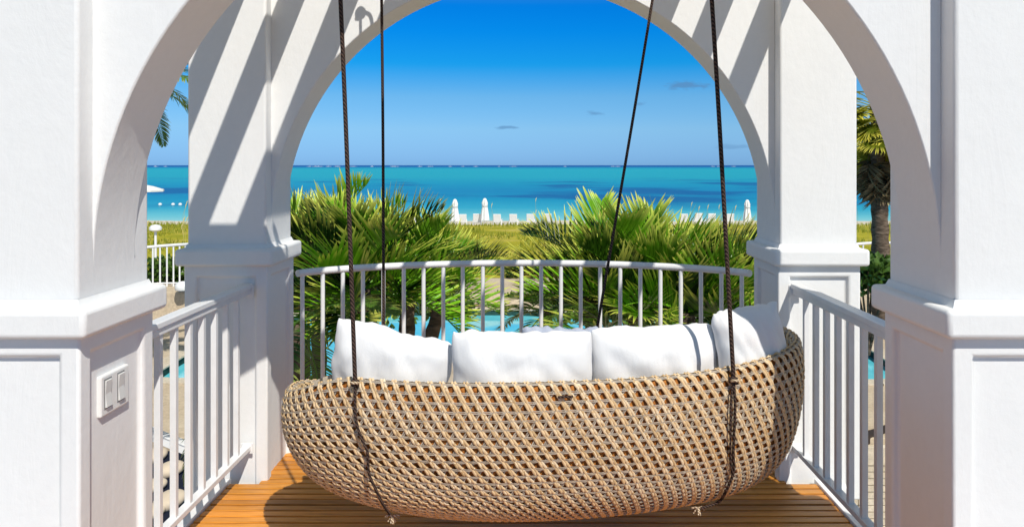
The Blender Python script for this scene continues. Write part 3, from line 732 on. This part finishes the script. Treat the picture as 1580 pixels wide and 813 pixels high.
def feather_frond(rr, ln=2.0, lf=.5, n=44, bend=.9, wid=.014, hang=.7, vee=.18):
    b = MB(); q = [Vector((0, 0, 0))]; d = Vector((0, 1, 0)); ds = [d]
    S_ = 24
    for i in range(S_): d = (d + Vector((0, 0, -1)) * bend / S_ * (.4 + i / S_)).normalized(); q.append(q[-1] + d * ln / S_); ds.append(d)
    b.tube(q, [.022 * (1 - i / (S_ + 2)) + .002 for i in range(S_ + 1)], 5, a=.1)
    for i in range(n):
        t = .16 + .84 * i / (n - 1); k = min(int(t * S_), S_ - 1); o = q[k].lerp(q[k + 1], t * S_ - k) if t < 1 else q[-1]; dd = ds[k]
        U = Vector((1, 0, 0)).cross(dd).normalized()
        for sx in (-1, 1):
            td = (dd * (.55 + .5 * t) + Vector((sx, 0, 0)) * (1 - .35 * (vee > .5)) + U * vee * rr.uniform(.6, 1.25) + Vector((rr.uniform(-.1, .1), rr.uniform(-.1, .1), rr.uniform(-.15, .1)))).normalized()
            nr = (U - td * U.dot(td)).normalized()
            blade(b, o, td, nr, lf * (math.sin(math.pi * min(1, .18 + t * .80)) ** .6) * rr.uniform(.85, 1.08), wid, hang * rr.uniform(.6, 1.4), rr, 4)
    return b
fan_me = []; fr = random.Random(21)
for i in range(5):
    o = fan_frond(fr, pet=.75 + .08 * i, rad=.74 + .05 * (i % 3), nseg=40, spread=118 + 8 * (i % 3), droop=.18 + .12 * (i % 4)).build('frond', M_fan, smooth=80); fan_me.append(o.data); bpy.data.objects.remove(o)
fea_me = []
for i in range(4):
    o = feather_frond(fr, 1.9 + .15 * i, .5, 46, .8 + .25 * i).build('frond', M_pin, smooth=80); fea_me.append(o.data); bpy.data.objects.remove(o)
bri_me = []
for i in range(6):
    o = feather_frond(fr, 1.02 + .07 * i, .64, 27, .75 + .22 * (i % 4), .0165, .34, .9).build('frond', M_fan, smooth=80); bri_me.append(o.data); bpy.data.objects.remove(o)
skirt_me = []
for i in range(2):
    o = fan_frond(fr, pet=.6, rad=.9, nseg=26, spread=85, droop=2.2, wid=.028).build('frond', M_dryleaf, smooth=80); skirt_me.append(o.data); bpy.data.objects.remove(o)
def put_frond(par, me, loc, az_, elv, roll, s, name='frond'):
    o = bpy.data.objects.new(name, me); C.objects.link(o); o.parent = par
    o.rotation_mode = 'XYZ'
    M = Matrix.Rotation(az_, 4, 'Z') @ Matrix.Rotation(elv, 4, 'X') @ Matrix.Rotation(roll, 4, 'Y')
    o.matrix_basis = Matrix.Translation(loc) @ M @ Matrix.Scale(s, 4); return o
def trunk(par, h, r0, r1, lean=(0, 0)):
    b = MB(); n = 24; pts = [(lean[0] * (i / n) ** 1.5, lean[1] * (i / n) ** 1.5, h * i / n) for i in range(n + 1)]
    b.tube(pts, [(r0 + (r1 - r0) * i / n) * (1.10 if i % 2 else .94) for i in range(n + 1)], 12); return b.build('trunk', M_bark, par, smooth=80)
def fan_palm(px, py, d, n, seed, label, s=1.0, up=(15, 80), azr=(-180, 180), az_c=0):
    rr = random.Random(seed); c = at(px, py, d); e = empty('fan_palm', (c.x, c.y, GZ), label, 'palm'); h = c.z - GZ; trunk(e, h, .11, .09)
    for i in range(n):
        az_ = R(az_c) + R(azr[0] + (azr[1] - azr[0]) * ((i * .618034) % 1) + rr.uniform(-12, 12)); k = ((i * .7548) % 1)
        elv = R(up[0] + (up[1] - up[0]) * k + rr.uniform(-6, 6))
        put_frond(e, fan_me[rr.randrange(5)], (0, 0, h - .05 + .1 * k), az_, elv, R(rr.uniform(-35, 35)), s * rr.uniform(.85, 1.1))
    return e
def feather_palm(c, n, seed, label, s, trunk_h=None, up=(-25, 60), tr=(.12, .09), lean=(0, 0), fan=False):
    rr = random.Random(seed); e = empty('feather_palm', (c[0] - lean[0], c[1] - lean[1], GZ), label, 'palm'); h = c[2] - GZ; trunk(e, h, tr[0], tr[1], lean)
    for i in range(n):
        az_ = R(i * 137.5 + rr.uniform(-10, 10)); k = i / n
        put_frond(e, fea_me[rr.randrange(4)], (lean[0], lean[1], h), az_, R(up[0] + (up[1] - up[0]) * k), R(rr.uniform(-15, 15)), s * rr.uniform(.9, 1.1))
    return e
def bushy_palm(px, py, d, n, nf, seed, label, s=1.0, up=(0, 78), az_c=None, spread=180, tr=.10, lean=0):
    """a low palm seen from above: bristly feather fronds with some broad fans beneath"""
    rr = random.Random(seed); c = at(px, py, d); e = empty('bushy_palm', (c.x - lean, c.y, GZ), label, 'palm'); h = c.z - GZ; trunk(e, h, tr, tr * .8, (lean, 0))
    for i in range(n):
        az_ = R(i * 137.5 + rr.uniform(-10, 10)); k = (i + .5) / n
        if az_c is not None: az_ = R(az_c + spread * (((i * .618) % 1) * 2 - 1))
        put_frond(e, bri_me[rr.randrange(6)], (lean, 0, h - .05 + .1 * k), az_, R(up[0] + (up[1] - up[0]) * k + rr.uniform(-5, 5)), R(rr.uniform(-25, 25)), s * rr.uniform(.85, 1.1))
    for i in range(nf):
        put_frond(e, fan_me[rr.randrange(5)], (lean, 0, h - .1), R(i * 137.5 + 40), R(rr.uniform(-10, 40)), R(rr.uniform(-35, 35)), s * .72 * rr.uniform(.85, 1.1))
    return e
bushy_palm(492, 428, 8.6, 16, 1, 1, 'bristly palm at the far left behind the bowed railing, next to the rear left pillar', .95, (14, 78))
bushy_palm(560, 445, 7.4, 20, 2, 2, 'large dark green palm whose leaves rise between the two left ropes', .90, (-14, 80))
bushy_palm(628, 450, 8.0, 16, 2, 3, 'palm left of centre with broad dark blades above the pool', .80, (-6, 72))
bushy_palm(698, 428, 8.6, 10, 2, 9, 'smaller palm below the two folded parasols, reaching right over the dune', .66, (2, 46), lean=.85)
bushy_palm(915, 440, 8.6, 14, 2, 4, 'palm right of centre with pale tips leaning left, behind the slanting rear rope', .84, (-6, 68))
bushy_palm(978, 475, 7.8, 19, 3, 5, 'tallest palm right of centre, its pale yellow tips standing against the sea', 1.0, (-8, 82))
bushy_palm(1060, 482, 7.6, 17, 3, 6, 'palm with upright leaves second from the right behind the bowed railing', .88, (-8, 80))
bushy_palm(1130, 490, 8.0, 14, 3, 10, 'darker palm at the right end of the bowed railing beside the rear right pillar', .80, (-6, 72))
feather_palm(at(455, 500, 6.6), 8, 11, 'young feather palm hanging over the pool beside the rear left pillar', .62, up=(-30, 40), tr=(.07, .05))
feather_palm(at(845, 480, 7.8), 10, 14, 'low feather palm at the left foot of the right palm clump', .42, up=(-25, 45), tr=(.07, .05))
feather_palm(at(205, 118, 14), 16, 12, 'tall palm whose drooping frond tips show beside the near left archway', .82, up=(-30, 55), tr=(.13, .10))
# tall skirted palm on the right
M_yel = m_leaf('yellow_palm_leaf', (.10, .13, .006), (.50, .46, .015), (.85, .75, .12), .4)  # yellow leaf colour of the skirted palm
yel_me = [q.copy() for q in fan_me]
for q in yel_me: q.materials[0] = M_yel
c = at(1352, 160, 20); e = empty('skirted_palm', (c.x + .15, c.y, GZ), 'tall palm with a brown skirt of dead leaves beyond the rear right pillar', 'palm'); h = c.z - GZ
trunk(e, h, .26, .16, (-.15, 0)); rr = random.Random(4)
for i in range(34): put_frond(e, skirt_me[i % 2], (-.15, 0, h - 1.5 + .5 * rr.random()), R(i * 137.5), R(-66 + rr.uniform(-14, 10)), R(rr.uniform(-20, 20)), 1.0 * rr.uniform(.85, 1.1), 'dead_frond')
for i in range(50): put_frond(e, yel_me[i % 5], (-.15, 0, h - .9 * ((i * .755) % 1)), R(i * 137.5), R(-72 + 115 * ((i * .618) % 1)), R(rr.uniform(-20, 20)), .98 * rr.uniform(.85, 1.1))
# shrubs: leaf clouds on stems
def shrub(c, rx, ry, rz, n, seed, label, leaf=.10, mat=M_shrub, base=GZ):
    rr = random.Random(seed); e = empty('shrub', (c[0], c[1], base), label, 'shrub'); cz = c[2] - base; b = MB(); bs = MB()
    lobes = [(rr.uniform(-.7, .7) * rx, rr.uniform(-.7, .7) * ry, cz + rr.uniform(-.5, .45) * rz, rr.uniform(.3, .55)) for _ in range(9)]
    for l in lobes: bs.tube([(0, 0, 0), (l[0] * .4, l[1] * .4, cz * .5), (l[0], l[1], l[2])], [.04, .03, .012], 5)
    for i in range(n):
        l = lobes[rr.randrange(9)]; g = Vector((rr.gauss(0, 1), rr.gauss(0, 1), rr.gauss(0, 1))).normalized() * (rr.random() ** .4) * l[3]
        p = Vector((l[0] + g.x * rx, l[1] + g.y * ry, l[2] + g.z * rz)); d = (g.normalized() + Vector((rr.uniform(-1, 1), rr.uniform(-1, 1), rr.uniform(-.2, 1)))).normalized()
        s_ = d.cross(Vector((rr.uniform(-1, 1), rr.uniform(-1, 1), rr.uniform(-1, 1)))).normalized(); L_ = leaf * rr.uniform(.6, 1.2); w_ = L_ * .36; u_ = d.cross(s_)
        k = len(b.v); b.v += [tuple(p), tuple(p + d * L_ * .5 + s_ * w_), tuple(p + d * L_), tuple(p + d * L_ * .5 - s_ * w_), tuple(p + d * L_ * .5 - u_ * w_ * .3)]; b.a += [.0, .3, rr.uniform(.3, .8), .3, .2]
        b.f += [(k, k + 1, k + 4), (k + 1, k + 2, k + 4), (k + 2, k + 3, k + 4), (k + 3, k, k + 4)]
    bs.build('stem', M_bark, e, smooth=80); tag(b.build('foliage', mat, e), kind='stuff'); return e
shrub(at(478, 400, 12), 1.3, 1.2, .85, 5200, 1, 'dense leafy shrub left of the palms, against the rear left pillar', .13)
shrub(at(262, 424, 24), 1.5, 1, .7, 2600, 2, 'green shrub behind the white railing beside the near left archway', .22)
shrub(at(1340, 425, 18), 1.1, 1, .55, 1600, 3, 'dark leafy shrub under the skirted palm at the right', .22)
shrub(at(1120, 430, 13), 1.5, 1.2, .8, 3600, 4, 'dense leafy shrub behind the right palms by the rear right pillar', .13)
shrub(at(760, 466, 25), 1.1, .6, .32, 900, 5, 'small low shrub on the far pool edge in the gap between the palms', .16)
shrub(at(985, 455, 14), 1.8, 1.0, .6, 3000, 7, 'low leafy shrub behind the middle of the right palms', .14)
shrub(at(600, 462, 14), 1.9, 1.0, .5, 3000, 8, 'low leafy shrub behind the left palms', .14)
# boulders on the far pool edge
for i, (px, py, s_, lab) in enumerate(((745, 473, .55, 'large tan boulder on the far pool edge, seen through the railing gap'), (792, 476, .35, 'small tan boulder right of the large one on the far pool edge'), (486, 478, .5, 'tan boulder on the far pool edge near the rear left pillar'))):
    p = grd(px, py + 4); bm = bmesh.new(); bmesh.ops.create_icosphere(bm, subdivisions=3, radius=s_)
    for v in bm.verts: v.co *= 1 + .3 * noise.noise(v.co * 2.2 + Vector((i * 4, 0, 0))); v.co.z *= .55; v.co.x *= 1.5
    me = bpy.data.meshes.new('boulder'); bm.to_mesh(me); bm.free(); o = bpy.data.objects.new('boulder', me); C.objects.link(o); me.materials.append(M_stone); o.location = (p.x, p.y + .9, GZ + s_ * .25); tag(o, lab, 'boulder')
    me.polygons.foreach_set('use_smooth', [True] * len(me.polygons))
# dune grass and seed stalks
b = MB(); rr = random.Random(8)
for i in range(16000):
    y = 31 + 27.3 * rr.random() ** .7; x = rr.uniform(-.54, .56) * y
    if noise.noise(Vector((x * .25, y * .25, 9))) < -.12: continue
    h = rr.uniform(.12, .38); dx, dy = rr.uniform(-.15, .15), rr.uniform(-.15, .15); z = gh(x, y) - .02; w_ = rr.uniform(.02, .05)
    b.add([(x - w_, y, z), (x + w_, y, z), (x + dx + w_ * .3, y + dy, z + h)], [(0, 1, 2)]); b.a[-3:] = [.0, .0, rr.random()]
tag(b.build('dune_grass', M_blade), 'tufts of yellow green grass all over the dune', 'grass', kind='stuff')
b = MB()
for i in range(70):
    y = rr.uniform(36, 56); x = rr.uniform(-.52, .52) * y; z = gh(x, y); h = rr.uniform(1.0, 2.0)
    q = [(x, y, z), (x + rr.uniform(-.1, .1), y, z + h * .6), (x + rr.uniform(-.25, .25), y, z + h)]
    b.tube(chain(q, 3), .008, 3, a=.9); top = Vector(q[2]); b.tube([top - Vector((0, 0, .1)), top + Vector((.03, 0, .12)), top + Vector((.1, 0, .25))], [.01, .035, .005], 4, a=1.0)
tag(b.build('sea_oats', M_blade), 'thin pale seed stalks rising from the dune before the sea', 'grass stalks', kind='stuff')

# ------------------------------------------------------------------ things seen through the sides
def garden_railing(pa, pb, d, ytop, ybot, n, label, wall=True):
    a, c = at(pa, ytop[0], d), at(pb, ytop[1], d); z0 = at(pa, ybot, d).z
    e = empty('garden_railing', (a.x, d, z0), label, 'railing')
    N_ = 16; P = [Vector((a.x + (c.x - a.x) * i / N_, d + .5 * math.sin(math.pi * i / N_), a.z + (c.z - a.z) * i / N_)) for i in range(N_ + 1)]
    def Q(b, nm, **k): return inv(b.build(nm, M_paint, e, **k), e)
    b = MB(); b.tube(P, .045, 8); Q(b, 'top_rail', smooth=60)
    b = MB(); b.tube([Vector((p.x, p.y, z0 + .1)) for p in P], .025, 6); Q(b, 'bottom_rail', smooth=60)
    for i in range(n):
        k = (i + .5) / n * N_; j = int(k); p = P[j].lerp(P[j + 1], k - j); b = MB(); b.tube([(p.x, p.y, z0), (p.x, p.y, p.z)], .026, 6); Q(b, 'baluster', smooth=60)
    b = MB(); b.box(min(a.x, c.x) - .3, max(a.x, c.x) + .3, d - .5, d + .9, GZ, z0 - .002)
    o = b.build('retaining_wall', M_stone, bevel=.03); tag(o, 'low tan garden wall under the ' + ('left' if pa < 800 else 'right') + ' garden railing', 'wall')
garden_railing(180, 330, 22, (386, 376), 446, 15, 'white garden railing beyond the near left archway')
garden_railing(1310, 1430, 22, (378, 377), 446, 6, 'white garden railing in front of the skirted palm trunk')
p = at(240, 352, 30); e = empty('garden_lamp', (p.x, p.y, GZ), 'white mushroom garden lamp above the left garden railing', 'lamp')
b = MB(); b.lathe([(.05, 0), (.05, p.z - GZ - .1)], n=8); b.build('post', M_paint, e)
b = MB(); hz = p.z - GZ; b.lathe([(.05, hz - .16), (.23, hz - .08), (.24, hz + .02), (.16, hz + .12), (0, hz + .15)], n=18); b.build('shade', M_plastic, e, smooth=60)
p = at(282, 447, 21.3); e = empty('wall_lamp', (p.x, p.y, p.z), 'small white dome lamp on the wall at the foot of the left garden railing', 'lamp')
b = MB(); b.lathe([(.2, 0), (.22, .06), (.2, .16), (.12, .23), (0, .25)], n=18); b.build('dome', M_plastic, e, smooth=60)
b = MB(); b.lathe([(.1, -.03), (.16, -.02), (.16, .0), (0, .0)], n=14); b.build('base', M_steel, e, smooth=60)
# yard below on the left: raised navy daybed with cream cushions, slanting white board
e = empty('outdoor_daybed', (-5.6, 10.6, -4.8), 'dark navy outdoor daybed in the yard below the left railing', 'daybed')
def PD(b, nm, mt, **k): return inv(b.build(nm, mt, e, **k), e)
b = MB(); b.box(-8.0, -3.2, 9.0, 12.2, -4.8, -3.35); PD(b, 'platform', M_navy, bevel=.03)
for i in range(4):
    b = MB(); b.box(-8.0 + 1.2 * i + .01, -8.0 + 1.2 * (i + 1) - .01, 9.0, 12.2, -3.348, -3.08); PD(b, 'mattress', M_navy, bevel=.06, seg=3)
labs = ['cream cushion nearest the near left pillar on the navy daybed', 'cream cushion at the middle of the navy daybed', 'cream cushion lowest in view through the left balusters', 'cream cushion farthest back on the navy daybed', 'small cream cushion at the lower left of the navy daybed']
for i, (px, py, s_) in enumerate(((238, 745, .13), (263, 722, .16), (262, 770, .17), (240, 700, .15), (240, 782, .12))):
    p = grd(px, py, -2.98); bm = bmesh.new(); bmesh.ops.create_uvsphere(bm, u_segments=20, v_segments=12, radius=s_)
    for v in bm.verts: v.co.z = math.copysign(abs(v.co.z / s_) ** .8, v.co.z) * s_ * .6; v.co.x *= 1.35; v.co += Vector((0, 0, 1)) * noise.noise(v.co * 6) * .015
    me = bpy.data.meshes.new('cushion'); bm.to_mesh(me); bm.free(); o = bpy.data.objects.new('cushion', me); C.objects.link(o); me.materials.append(M_cream); me.polygons.foreach_set('use_smooth', [True] * len(me.polygons))
    o.location = (p.x, p.y, -3.08 + s_ * .55); o.rotation_euler = (R(8), R(-6), R(35 + 12 * i)); tag(o, labs[i], 'cushion', 'cream cushions on the navy daybed')
a, c = at(200, 657, 7.5), at(308, 701, 7.5); b = MB(); dirv = (c - a); L_ = dirv.length; M = Matrix.Translation(a) @ dirv.to_track_quat('X', 'Z').to_matrix().to_4x4()
e = empty('slanting_board', tuple(a), 'white slanting stair board below the left railing', 'board')
b.box(0, L_, -.04, .04, -.04, .04, M); inv(b.build('board', M_paint, e, bevel=.004), e)
b = MB(); b.box(0, L_, -.05, .05, .043, .060, M); inv(b.build('cap_strip', M_paint, e, bevel=.004), e)
b = MB(); b.box(c.x - .03, c.x + .05, c.y - .052, c.y + .052, -4.8, c.z + .1); inv(b.build('newel_post', M_paint, e, bevel=.01), e)
# right: pale brick facing of the terrace wall under a light band and a dark curved cap
e = empty('brick_facing', (6.1, T_edge - .3, -4.8), 'pale brick garden wall with a dark curved cap below the right railing', 'wall')
bx0, bx1 = 5.1, 7.2
b = MB(); b.box(bx0, bx1, T_edge - .30, T_edge - .252, -4.8, -3.36); inv(b.build('mortar', M_grout, e), e)
b = MB(); b.box(bx0, bx1, T_edge - .36, T_edge - .252, -3.358, -3.05); inv(b.build('band', M_coping, e, bevel=.01), e)
b = MB(); P_ = [(bx0 + (bx1 - bx0) * k / 12, T_edge - .42 + 1.5 * (k / 12) ** 1.6) for k in range(13)]
vs = [(x, y + dy, z) for x, y in P_ for dy, z in ((0, -3.04), (.2, -3.04), (.2, -2.90), (0, -2.90))]
b.add(vs, [(i * 4 + k, i * 4 + (k + 1) % 4, (i + 1) * 4 + (k + 1) % 4, (i + 1) * 4 + k) for i in range(12) for k in range(4)] + [(0, 1, 2, 3), (51, 50, 49, 48)]); inv(b.build('cap', M_grout, e), e)
brm = None
for j in range(13):
    for i in range(7):
        if brm is None:
            b = MB(); b.box(-.142, .142, -.035, 0, 0, .096); o = b.build('brick', M_coping, e); brm = o.data
        else: o = bpy.data.objects.new('brick', brm); C.objects.link(o); o.parent = e
        o.location = (bx0 + .15 + .30 * i - 6.1 - (0 if j % 2 else 0), -.002 - random.uniform(0, .006), .01 + .1105 * j)
